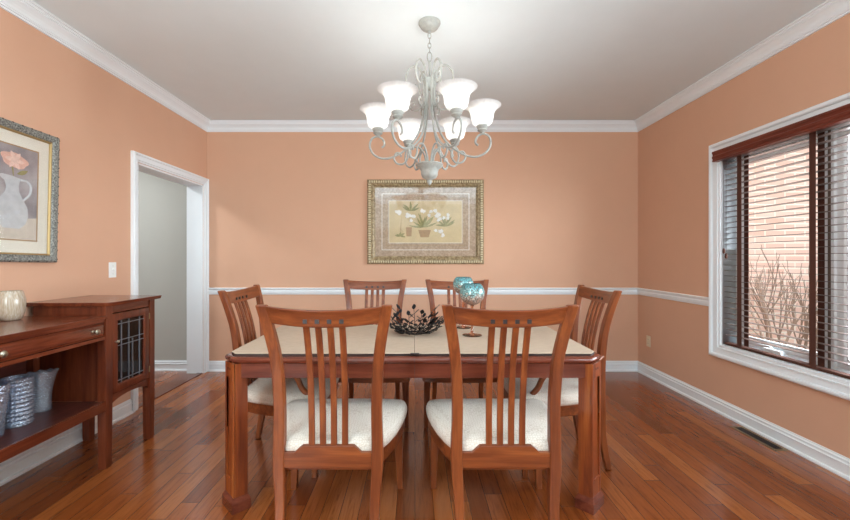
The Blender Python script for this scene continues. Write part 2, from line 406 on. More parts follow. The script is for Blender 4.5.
XL, XR, YB, YF, H = -2.298, 2.464, 4.42, -1.6, 2.74
T = .16
def st(name, bm, mat, parent=None, **k):
    o = finish(name, bm, mat, parent, **k)
    if not parent: o['kind'] = 'structure'
    return o

# ------------------------------------------------------------------ room shell
D0, D1, DZ = 3.31, 4.34, 2.04            # hall opening in the left wall
W0, W1, WZ0, WZ1 = 1.02, 3.218, .545, 2.085   # window in the right wall
bm = bmesh.new(); box(bm, -4.6, XR+T, YF-T, YB+T, -.1, 0); st('floor', bm, M['floor'])
bm = bmesh.new(); box(bm, -4.6, XR+T, YF-T, YB+T, H, H+.1); st('ceiling', bm, M['ceiling'])
bm = bmesh.new(); box(bm, XL-T, XR+T, YB, YB+T, 0, H); st('wall_back', bm, M['wall'])
bm = bmesh.new()
box(bm, XL-T, XL, YF, D0, 0, H); box(bm, XL-T, XL, D0, D1, DZ, H); box(bm, XL-T, XL, D1, YB, 0, H)
st('wall_left', bm, M['wall'])
bm = bmesh.new()
box(bm, XR, XR+T, YF, W0, 0, H); box(bm, XR, XR+T, W1, YB, 0, H)
box(bm, XR, XR+T, W0, W1, 0, WZ0); box(bm, XR, XR+T, W0, W1, WZ1, H)
st('wall_right', bm, M['wall'])
# wall behind the camera; its two tall windows are added to admit fill light
FW = ((-2.15, -1.30), (1.85, 2.36)); FZ0, FZ1 = .5, 2.35
bm = bmesh.new()
box(bm, XL-T, FW[0][0], YF-T, YF, 0, H); box(bm, FW[0][1], FW[1][0], YF-T, YF, 0, H); box(bm, FW[1][1], XR+T, YF-T, YF, 0, H)
for a, b in FW: box(bm, a, b, YF-T, YF, 0, FZ0); box(bm, a, b, YF-T, YF, FZ1, H)
st('wall_front', bm, M['hall'])
# hall behind the opening
bm = bmesh.new()
box(bm, -4.6, XL-T, YB+.02, YB+T, 0, H); box(bm, -4.7, -4.6, 1.6, YB+T, 0, H); box(bm, -4.6, XL-T, 1.5, 1.6, 0, H)
st('wall_hall', bm, M['hall'])
bm = bmesh.new(); box(bm, XL-T-.012, XL-T, 1.6, D0-.09, 0, H); box(bm, XL-T-.012, XL-T, D0-.09, D1+.08, DZ+.09, H); st('wall_hall_side', bm, M['hall'])

# crown moulding: mitred sweep round the room
def sweep_room(name, prof, x0, x1, y0, y1, mat, zref):
    """prof: (projection from wall, z)"""
    bm = bmesh.new(); rings = []
    for sx, sy in ((0, 0), (1, 0), (1, 1), (0, 1)):
        rings.append([((x0+p) if not sx else (x1-p), (y0+p) if not sy else (y1-p), zref+z) for p, z in prof])
    loft(bm, rings, cap=False, loop=True)
    return st(name, bm, mat, smooth=False)
crown = [(0, -.100), (.012, -.100), (.012, -.090), (.020, -.088), (.020, -.080), (.024, -.078), (.028, -.064), (.037, -.051), (.050, -.039), (.062, -.031), (.062, -.024), (.070, -.022), (.072, -.012), (.084, -.010), (.084, 0), (0, 0)]
sweep_room('trim_1', crown, XL, XR, YF, YB, M['trim'], H)

def runner(name, prof, pts, out, mat, zref=0):
    """sweep a profile along a straight run; out = direction off the wall"""
    bm = bmesh.new(); rings = []
    for p in pts: rings.append([(p[0]+out[0]*d, p[1]+out[1]*d, zref+z) for d, z in prof])
    loft(bm, rings); return st(name, bm, mat, smooth=False)
base = [(0, 0), (.018, 0), (.018, .012), (.015, .02), (.014, .078), (.012, .086), (.008, .092), (.007, .104), (.003, .112), (0, .112)]
base2 = [(0, 0), (.028, 0), (.028, .008), (.024, .017), (.015, .020), (.015, .072), (.021, .075), (.021, .080), (.013, .084), (.011, .092), (.015, .096), (.015, .100), (.006, .106), (.004, .114), (0, .114)]
runner('baseboard_back', base2, [(XL, YB), (XR, YB)], (0, -1), M['trim'])
runner('baseboard_right', base2, [(XR, YF), (XR, YB)], (-1, 0), M['trim'])
runner('baseboard_left', base2, [(XL, YF), (XL, D0-.085)], (1, 0), M['trim'])
runner('baseboard_hall', base2, [(-4.6, YB+.02), (XL-T, YB+.02)], (0, -1), M['trim'])
rail = [(0, .846), (.010, .846), (.012, .856), (.018, .862), (.020, .884), (.014, .892), (.016, .900), (.026, .906), (.028, .916), (.024, .921), (0, .921)]
runner('trim_2', rail, [(XL, YB), (XR, YB)], (0, -1), M['trim'])
runner('trim_3', rail, [(XR, W1+.1), (XR, YB)], (-1, 0), M['trim'])

# hall opening: casing + jamb
dr = empty('door_1', (XL, (D0+D1)/2, 0), kind='structure')
def rel(bm, o):
    bmesh.ops.translate(bm, verts=bm.verts, vec=-Vector(o.location)); return bm
cprof = [(0, 0), (0, .024), (.012, .030), (.020, .026), (.022, .018), (.030, .016), (.050, .014), (.052, .018), (.058, .018), (.060, .010), (.073, .009), (.075, 0)]  # inset from outer edge, off the wall
def casing_u(bm, x, sgn, y0, y1, zt, w=.078):
    path = [(y0-w, 0, 1, 0), (y0-w, zt+w, 1, -1), (y1+w, zt+w, -1, -1), (y1+w, 0, -1, 0)]
    rings = []
    for y, z, dy, dz in path:
        rings.append([(x+sgn*o, y+dy*d, z+dz*d) for d, o in cprof])
    loft(bm, rings)
bm = bmesh.new(); casing_u(bm, XL, 1, D0, D1, DZ); finish('casing', rel(bm, dr), M['trim'], dr, smooth=False)
bm = bmesh.new(); casing_u(bm, XL-T-.012, -1, D0, D1, DZ); finish('casing', rel(bm, dr), M['trim'], dr, smooth=False)
bm = bmesh.new(); box(bm, XL-T-.012, XL, D0, D0+.014, 0, DZ); box(bm, XL-T-.012, XL, D1-.014, D1, 0, DZ); box(bm, XL-T-.012, XL, D0, D1, DZ-.014, DZ)
finish('jamb', rel(bm, dr), M['trim'], dr)
bm = bmesh.new(); box(bm, XL-.06, XL+.0, D0+.014, D1-.014, 0, .008); finish('threshold', rel(bm, dr), M['table_x'], dr, bevel=.003)

# right window
wn = empty('window_1', (XR, (W0+W1)/2, WZ0), kind='structure')
wp = [(0, 0), (0, .028), (.010, .036), (.022, .036), (.030, .030), (.032, .020), (.044, .018), (.066, .014), (.068, .020), (.078, .020), (.081, .011), (.098, .010), (.100, .010), (.100, 0)]
bm = bmesh.new()
cw = W1-W0+.2; ch = WZ1-WZ0+.19
yc = (W0+W1)/2; zc = (WZ0+WZ1)/2
mitre(bm, cw, ch, wp, lambda u, v, o: (XR-o, yc+u, zc+v)); finish('casing', rel(bm, wn), M['trim'], wn, smooth=False)
bm = bmesh.new()
box(bm, XR, XR+T, W1-.012, W1, WZ0, WZ1); box(bm, XR, XR+T, W0, W0+.012, WZ0, WZ1); box(bm, XR, XR+T, W0+.012, W1-.012, WZ0, WZ0+.012); box(bm, XR, XR+T, W0+.012, W1-.012, WZ1-.012, WZ1)
finish('jamb', rel(bm, wn), M['trim'], wn)
ys = [W0+.012, 1.742, 2.478, W1-.012]
for i in range(3):
    a, b = ys[i], ys[i+1]
    bm = bmesh.new(); f = .012
    a2, b2 = a+f, b-f
    z0, z1 = WZ0+.02, WZ1-.02
    w = b2-a2; h = z1-z0
    pr = [(0, 0), (0, .035), (.018, .035), (.022, .02), (.06, .02), (.07, .012), (.078, .012), (.078, 0)]
    mitre(bm, w, h, pr, lambda u, v, o: (XR+.135-o, (a2+b2)/2+u, (z0+z1)/2+v)); finish('sash_frame', rel(bm, wn), M['frame_white'], wn, sharp=30)
    bm = bmesh.new(); box(bm, XR+.125, XR+.129, a2+.07, b2-.07, z0+.07, z1-.07); finish('glass_pane', rel(bm, wn), M['pane'], wn)
    if i:
        bm = bmesh.new(); box(bm, XR+.105, XR+.15, a-f, a+f, z0, z1); finish('mullion', rel(bm, wn), M['gasket'], wn)
    for z in (.93, 1.72):
        bm = bmesh.new(); yy = b2-.03 if i == 0 else a2+.03
        box(bm, XR+.085, XR+.101, yy-.012, yy+.012, z-.03, z+.03)
        tube(bm, [(XR+.085, yy, z), (XR+.065, yy+.01, z-.01), (XR+.06, yy+.012, z-.07)], .006)
        finish('sash_lock', rel(bm, wn), M['frame_white'], wn)
    bm = bmesh.new(); yy = (a+b)/2
    box(bm, XR+.07, XR+.10, yy-.07, yy+.07, z0, z0+.035); tube(bm, [(XR+.08, yy, z0+.03), (XR+.06, yy, z0+.055), (XR+.06, yy+.09, z0+.05)], .007)
    finish('crank', rel(bm, wn), M['frame_white'], wn)

# two unseen windows, added behind the camera to carry the front fill
for n_, (a, b) in enumerate(FW):
    pw = empty('window_%d' % (n_+2), ((a+b)/2, YF, FZ0), kind='structure')
    wf, hf = b-a, FZ1-FZ0
    bm = bmesh.new(); mitre(bm, wf+.14, hf+.14, [(0, 0), (0, .02), (.06, .014), (.07, .01), (.07, 0)], lambda u, v, o: (u, o, hf/2+v)); finish('casing', bm, M['trim'], pw)
    bm = bmesh.new(); mitre(bm, wf, hf, [(0, 0), (0, .05), (.05, .05), (.05, 0)], lambda u, v, o: (u, -.12+o, hf/2+v)); finish('sash_frame', bm, M['frame_white'], pw)
    bm = bmesh.new(); box(bm, -wf/2+.05, wf/2-.05, -.09, -.086, .05, hf-.05); finish('glass_pane', bm, M['pane'], pw)

# ------------------------------------------------------------------ outside
bm = bmesh.new(); box(bm, -30, 30, -30, 30, -.42, -.4); o = st('ground', bm, M['ground'])
bm = bmesh.new(); box(bm, XR+T+.02, 9, 4.2, 4.4, -.4, 5.2); o = st('wall_outside', bm, M['brick'])
def shrub():
    r = empty('bare_shrub', (3.50, 3.75, -.4), label='leafless many-branched shrub outside the window before the brick wall', cat='shrub')
    rs = random.Random(4)
    segs = []
    def grow(p, d, L, rad, lev):
        q = p + d*L
        mid = p.lerp(q, .5) + Vector((rs.uniform(-1, 1), rs.uniform(-1, 1), 0))*L*.06
        segs.append(([p, mid, q], [rad, rad*.85, rad*.7]))
        if lev == 0: return
        for k in range(3 if lev > 1 else 2):
            nd = (d + Vector((rs.uniform(-.5, .5), rs.uniform(-.22, .22), rs.uniform(-.1, .45)))).normalized()
            grow(p.lerp(q, rs.uniform(.55, 1)), nd, L*rs.uniform(.55, .8), rad*.6, lev-1)
    for k in range(4):
        a = k*1.57+.5
        grow(Vector((.04*math.cos(a), .04*math.sin(a), 0)), Vector((.22*math.cos(a), .10*math.sin(a), 1)).normalized(), .72, .020, 4)
    bm = bmesh.new()
    for p, rr in segs: tube(bm, p, rr, 5)
    finish('branches', bm, M['bark'], r)
shrub()

# ------------------------------------------------------------------ blind
def blind():
    y0, y1 = W0+.02, W1-.016
    r = empty('window_blind', (XR+.03, (y0+y1)/2, WZ1), label='brown wooden venetian blind with cloth tapes in the right window', cat='blind')
    L = r.location
    bm = bmesh.new(); rings = []
    pr = [(.0, 2.022), (-.062, 2.022), (-.066, 2.03), (-.060, 2.038), (-.060, 2.044), (-.067, 2.05), (-.067, 2.062), (-.060, 2.07), (-.060, 2.08), (-.068, 2.088), (-.068, 2.102), (0, 2.102)]
    # front board with two returns that reach back to the wall casing
    for y in (W0-.03, W1+.004): rings.append([(XR-.022+x*.75, y, z) for x, z in pr])
    loft(bm, rings)
    finish('valance', rel(bm, r), M['valance'], r, sharp=25)
    bm = bmesh.new(); n = 0; z = 2.0
    while z > .60:
        Mx = Matrix.Translation((XR+.036, 0, z)) @ Matrix.Rotation(math.radians(1), 4, 'Y')
        box(bm, -.024, .024, y0, y1, -.0012, .0012, Mx); z -= .0425
    finish('slats', rel(bm, r), M['blind'], r)
    bm = bmesh.new(); box(bm, XR+.008, XR+.064, y0, y1, 2.03, 2.072); finish('headrail', rel(bm, r), M['blind'], r)
    bm = bmesh.new(); box(bm, XR+.010, XR+.062, y0, y1, .560, .578); finish('bottom_rail', rel(bm, r), M['tape'], r, bevel=.003)
    for yt in (3.05, 2.488, 1.93, 1.36):
        for xx in (XR+.0085, XR+.0625):
            bm = bmesh.new(); box(bm, xx-.0008, xx+.0008, yt-.021, yt+.021, .562, 2.03); finish('ladder_tape', rel(bm, r), M['tape'], r)
    for k, (yy, zz) in enumerate(((3.185, 1.31), (3.16, 1.27))):
        bm = bmesh.new(); tube(bm, [(XR-.006, yy, 2.03), (XR-.006, yy, zz)], .0013, 5); c = finish('cord', rel(bm, r), M['tape'], r)
        bm = bmesh.new(); lathe(bm, [(.002, .02), (.007, .012), (.010, -.006), (.008, -.02), (.003, -.026)], 12, (XR-.006, yy, zz)); finish('tassel', rel(bm, r), M['tape'], c)
blind()

# ------------------------------------------------------------------ dining chair
POST = [  # z, x, y, width, depth
 (0, .205, -.045, .034, .034), (.10, .199, -.026, .037, .038), (.22, .200, -.008, .042, .042), (.35, .208, .002, .049, .046), (.45, .209, .004, .048, .046),
 (.60, .206, .000, .046, .042), (.72, .209, -.006, .046, .040), (.84, .218, -.020, .046, .038), (.93, .231, -.040, .047, .036), (1.00, .244, -.058, .047, .034), (1.062, .256, -.078, .045, .032)]
def seat_outline(off=0, n=9):
    side = [(0, .188), (.05, .216), (.12, .248), (.2, .275), (.3, .298), (.4, .314), (.46, .318), (.495, .308)]
    R = [(w+off, y) for y, w in side]
    R[0] = (R[0][0], 0.014-off*.2); R[-1] = (R[-1][0], .495+off)
    fr = [(.308*math.cos(t)*.92, .497+.022*math.sin(t)+off) for t in [PI*k/n for k in range(1, n)]]
    L = [(-x, y) for x, y in R[::-1]]
    return R + fr + L
def make_chair(arms=False):
    r = empty('dining_armchair' if arms else 'dining_chair')
    for s in (-1, 1):
        bm = bmesh.new(); rings = []
        zz = [i*1.062/26 for i in range(27)]
        for z in zz:
            x, y, w, d = interp(POST, z)
            dz = 0
            rings.append([(s*(x-w/2), y-d/2, z), (s*(x+w/2), y-d/2, z), (s*(x+w/2), y+d/2, z), (s*(x-w/2), y+d/2, z)])
        loft(bm, rings); finish('back_post', bm, M['chair_z'], r, bevel=.006, sharp=50)
        bm = bmesh.new(); rings = []
        for z, x, y, w in ((0, .287, .472, .030), (.15, .283, .468, .037), (.30, .279, .463, .046), (.345, .278, .462, .047)):
            rings.append([(s*(x-w/2), y-w/2, z), (s*(x+w/2), y-w/2, z), (s*(x+w/2), y+w/2, z), (s*(x-w/2), y+w/2, z)])
        loft(bm, rings); finish('front_leg', bm, M['chair_z'], r, bevel=.004)
    # crest rail
    bm = bmesh.new(); rings = []
    for i in range(17):
        u = -1+i/8; q = 1-u*u
        top = 1.056-.014*q; bot = top-.072
        xt, xb = u*.240, u*.228
        yt = -.072-.030*q; yb = yt+.020
        rings.append([(xt, yt-.013, top), (xt, yt+.012, top), (xt*.5+xb*.5, (yt+yb)/2+.016, (top+bot)/2), (xb, yb+.012, bot), (xb, yb-.013, bot), (xt*.5+xb*.5, (yt+yb)/2-.010, (top+bot)/2)])
    loft(bm, rings); finish('crest_rail', bm, M['chair_x'], r, bevel=.005, sharp=60)
    # four bent slats and their square pegs
    for k in range(4):
        u0 = (k-1.5)
        bm = bmesh.new(); rings = []
        for i in range(15):
            t = i/14; z = .44+.55*t
            yb_ = .002-.088*max(0, (z-.50)/.49)**2.2
            x = u0*(.047+.002*t); w = .0265
            rings.append([(x-w/2, yb_-.006, z), (x+w/2, yb_-.006, z), (x+w/2, yb_+.006, z), (x-w/2, yb_+.006, z)])
        loft(bm, rings); finish('slat', bm, M['chair_z'], r, bevel=.003, sharp=50)
        u = u0*.049/.24; q = 1-u*u; y = -.072-.030*q+.0155
        bm = bmesh.new(); box(bm, u0*.049-.0085, u0*.049+.0085, y-.0175, y+.0175, .988, 1.005); finish('peg_inlay', bm, M['inlay'], r)
    # bottom back rail with scooped ends
    bm = bmesh.new(); rings = []
    for i in range(25):
        x = -.188+.376*i/24; a = abs(x)
        t = min(1, max(0, (a-.112)/.03)); t = t*t*(3-2*t)
        zt = .455-.027*t
        rings.append([(x, -.012, .362), (x, .014, .362), (x, .014, zt), (x, -.012, zt)])
    loft(bm, rings); finish('back_rail', bm, M['chair_x'], r, bevel=.003)
    # seat frame and cushion
    bm = bmesh.new(); o = seat_outline(-.004)
    zb = lambda y: .342
    loft(bm, [[(x, y, .340) for x, y in o], [(x, y, .406) for x, y in o]]); finish('seat_frame', bm, M['chair_x'], r, bevel=.004, sharp=50)
    bm = bmesh.new(); rings = []
    for off, z in ((-.004, .403), (.006, .412), (.011, .428), (.010, .446), (.001, .461), (-.018, .471), (-.045, .478), (-.08, .482), (-.125, .485), (-.17, .487), (-.215, .488)):
        oo = seat_outline(0); c = Vector((0, .26)); 
        ring = []
        for x, y in oo:
            v = Vector((x, y))-c; l = v.length; v = v*((l+off)/l)
            ring.append((c.x+v.x, c.y+v.y, z+.012*(y-.1) if z > .45 else z))
        rings.append(ring)
    loft(bm, rings); finish('seat_cushion', bm, M['fabric'], r, sharp=179)
    if arms:
        for s in (-1, 1):
            P = catmull([(.212, -.005, .674), (.245, .05, .652), (.270, .10, .632), (.285, .18, .627), (.294, .28, .620), (.297, .345, .595), (.292, .375, .560), (.288, .40, .505), (.286, .45, .455), (.284, .50, .425), (.282, .505, .38)], 6)
            bm = bmesh.new(); tube(bm, [(s*a.x, a.y, a.z) for a in P], [.019]*len(P), 10, flat=.8); finish('armrest', bm, M['chair_z'], r, sharp=60)
    return r
EA = 'dining chairs around the table'
c0 = make_chair()
c0.location = (-.369, 1.705, 0)
tag(c0, 'cherry dining chair with its back to us, left of the near pair', 'chair', EA)
dup(c0, (.386, 1.705, 0), 0, label='cherry dining chair with its back to us, right of the near pair', cat='chair', group=EA)
dup(c0, (-.349, 3.425, 0), PI, label='far-side slat-back chair facing us, left of the two, no goblets before it', cat='chair', group=EA)
dup(c0, (.368, 3.425, 0), PI, label='far-side slat-back chair facing us, partly hidden by the two teal goblets', cat='chair', group=EA)
a0 = make_chair(True); a0.location = (-1.045, 2.575, 0); a0.rotation_euler = (0, 0, -PI/2)
tag(a0, 'wooden armchair at the left end of the table, toward the doorway', 'armchair', 'armchairs at the table ends')
dup(a0, (1.10, 2.575, 0), PI/2, label='wooden armchair at the right end of the table, toward the window', cat='armchair', group='armchairs at the table ends')

# ------------------------------------------------------------------ dining table
TX, TY0, TY1, TW = -.01, 1.968, 2.90, .962
def chamfer_poly(hw, y0, y1, c, z):
    x0, x1 = -hw, hw
    return [(x0+c, y0, z), (x1-c, y0, z), (x1, y0+c, z), (x1, y1-c, z), (x1-c, y1, z), (x0+c, y1, z), (x0, y1-c, z), (x0, y0+c, z)]
tb = empty('dining_table', (TX, (TY0+TY1)/2, 0), label='large dark cherry dining table with square plinth legs in the room centre', cat='table')
hy = (TY1-TY0)/2
bm = bmesh.new()
loft(bm, [chamfer_poly(TW-.012, -hy+.012, hy-.012, .072, .728), chamfer_poly(TW-.003, -hy+.003, hy-.003, .078, .735), chamfer_poly(TW, -hy, hy, .08, .742), chamfer_poly(TW, -hy, hy, .08, .750), chamfer_poly(TW-.006, -hy+.006, hy-.006, .078, .757), chamfer_poly(TW-.014, -hy+.014, hy-.014, .075, .760)])
finish('tabletop', bm, M['table_x'], tb, sharp=50)
bm = bmesh.new()
for s in (-1, 1):
    box(bm, -TW+.07, TW-.07, s*(hy-.03)-.011, s*(hy-.03)+.011, .655, .729)
    box(bm, s*(TW-.035)-.011, s*(TW-.035)+.011, -hy+.08, hy-.08, .655, .729)
finish('apron', bm, M['table_x'], tb, bevel=.002)
def table_leg(ang, x, y):
    Mx = Matrix.Translation((x, y, 0)) @ Matrix.Rotation(ang, 4, 'Z')   # local +x = outward
    bm = bmesh.new()
    box(bm, -.036, .028, -.053, .053, .05, .728, Mx)
    box(bm, .028, .036, -.053, -.033, .07, .728, Mx); box(bm, .028, .036, .033, .053, .07, .728, Mx)
    box(bm, .028, .036, -.033, .033, .655, .728, Mx)
    box(bm, .028, .0345, -.033, .033, .06, .150, Mx); box(bm, .028, .038, -.033, .033, .150, .158, Mx)
    l = finish('leg', bm, M['table_z'], tb, bevel=.002)
    bm = bmesh.new(); lo = lambda a, b, z: [Mx @ Vector(p) for p in ((-a, -b, z), (a, -b, z), (a, b, z), (-a, b, z))]
    loft(bm, [lo(.046, .067, 0), lo(.046, .067, .048), lo(.043, .063, .055), lo(.038, .055, .066), lo(.036, .053, .070)]); finish('plinth', bm, M['table_x'], l, smooth=False)
    for t in (-.012, .012):
        bm = bmesh.new(); box(bm, .034, .0375, t-.004, t+.004, .694, .706, Mx); finish('square_inlay', bm, M['inlay'], l)
lx, ly = .893, hy-.055
for a, x, y in ((-3*PI/4, -lx, -ly), (-PI/4, lx, -ly), (3*PI/4, -lx, ly), (PI/4, lx, ly)): table_leg(a, x, y)
bm = bmesh.new(); box(bm, .008, .0095, -hy-.0008, -hy+.02, .735, .756); box(bm, .008, .0095, -hy+.0185, -hy+.03, .656, .728); finish('leaf_seam', bm, M['inlay'], tb)
# table pad: two felt panels with a dark underside
tp = empty('table_pad', (TX, (TY0+TY1)/2, .760), label='beige felt table pad with clipped corners covering the dining table', cat='table pad')
for s in (-1, 1):
    bm = bmesh.new(); hw = .928; y0, y1, c = -hy+.038, hy-.045, .035; xs = .009
    P = [(xs if s > 0 else -xs+.016, y0), (s*(hw-c), y0), (s*hw, y0+c*1.2), (s*hw, y1-c), (s*(hw-c), y1), (xs if s > 0 else -xs+.016, y1)]
    loft(bm, [[(x, y, 0) for x, y in P], [(x, y, .011) for x, y in P]])
    u = finish('pad_underside', bm, M['pad_edge'], tp, label_=None) if False else finish('pad_underside', bm, M['pad_edge'], tp)
    bm = bmesh.new(); loft(bm, [[(x, y, .011) for x, y in P], [(x*.9985, y*.998, .0145) for x, y in P]]); finish('pad_panel', bm, M['pad'], tp)
bm = bmesh.new(); box(bm, -.014, .032, y0-.008, y0+.004, .003, .0155); finish('latch', bm, M['inlay'], tp, bevel=.003)
PZ = .7745

# ------------------------------------------------------------------ black leaf bowl
def leaf_bowl():
    r = empty('leaf_bowl', (.0, 2.52, PZ+.001), label='black metal openwork bowl of leafy branches on the table pad', cat='bowl')
    bm = bmesh.new(); tube(bm, [(.045*math.cos(a), .045*math.sin(a), .005) for a in [2*PI*k/20 for k in range(20)]], .0045, 6, closed=True); finish('base_ring', bm, M['black_iron'], r)
    rs = random.Random(11)
    for k in range(22):
        a = 2*PI*k/22 + rs.uniform(-.1, .1)
        hgt = rs.uniform(.065, .10); reach = rs.uniform(.145, .172)
        if k % 4 == 1: hgt = rs.uniform(.12, .155); reach = rs.uniform(.10, .14)
        tw = rs.uniform(-.5, .5)
        P = []
        for t in [i/8 for i in range(9)]:
            rad = .03+(reach-.03)*math.sin(t*PI/2*.95); z = .006+hgt*(t**2.0); an = a+tw*t
            P.append(Vector((rad*math.cos(an), rad*math.sin(an), z)))
        bm = bmesh.new(); tube(bm, P, [.0036-.0018*i/8 for i in range(9)], 6)
        def leaf(p, d, L, W):
            d = d.normalized(); up = Vector((0, 0, 1)); sd = d.cross(up).normalized()
            rad = Vector((p.x, p.y, 0)).normalized()
            sd = (sd*.8+rad*.1+up*.25).normalized(); nn = d.cross(sd).normalized()
            rings = []
            for t in (0, .2, .45, .7, .9, 1):
                w = W*math.sin(PI*min(1, t*.93+.05))**.8; cc = p+d*L*t
                rings.append([cc+sd*w, cc+nn*.0022, cc-sd*w, cc-nn*.0022])
            loft(bm, rings)
        for i in (2, 3, 4, 5, 6, 7, 8):
            d = (P[min(8, i)]-P[min(8, i)-1]).normalized()
            side = d.cross(Vector((0, 0, 1))).normalized()*(1 if i % 2 else -1)
            if i == 8: leaf(P[8], (d+Vector((math.cos(a), math.sin(a), 0))*.9), .042, .0145)
            else:
                dd = (d*.6+side*1.0+Vector((P[i].x, P[i].y, 0)).normalized()*.35+Vector((0, 0, rs.uniform(-.1, .3)))).normalized()
                bm2p = P[i]+dd*.014
                tube(bm, [P[i], bm2p], .0015, 5); leaf(bm2p, dd, .034, .0125)
        finish('branch', bm, M['black_iron'], r, sharp=50)
leaf_bowl()

# ------------------------------------------------------------------ mosaic goblets
def goblet(x, y, h, rb, label):
    r = empty('mosaic_goblet', (x, y, PZ+.0005), label=label, cat='goblet', group='teal mosaic goblets')
    bh = rb*1.72; z0 = h-bh
    bm = bmesh.new()
    prof = [(rb*.74, .0), (rb*.54, .0)]
    out = []
    for i in range(13):
        t = i/12; a = -PI/2+t*(PI/2+.80)
        out.append((max(.006, rb*math.cos(a)), z0+rb*1.0+rb*math.sin(a)))
    inn = [(max(.003, p[0]-.003), p[1]+(.003 if i < 5 else 0)) for i, p in enumerate(out)][::-1]
    lathe(bm, out+inn, 32); finish('bowl', bm, M['mosaic'], r, sharp=60)
    bm = bmesh.new(); fr = rb*.78
    lathe(bm, [(fr, 0), (fr, .003), (fr*.6, .007), (.012, .014), (.007, .03), (.006, z0*.5), (.009, z0*.75), (.007, z0-.01), (.016, z0+.004), (.004, z0+.006)], 24); finish('stem', bm, M['amber'], r, sharp=50)
goblet(.352, 2.465, .318, .077, 'front teal and silver mosaic goblet, overlapping the other')
goblet(.330, 2.735, .345, .071, 'rear teal mosaic goblet, partly hidden behind the front one')

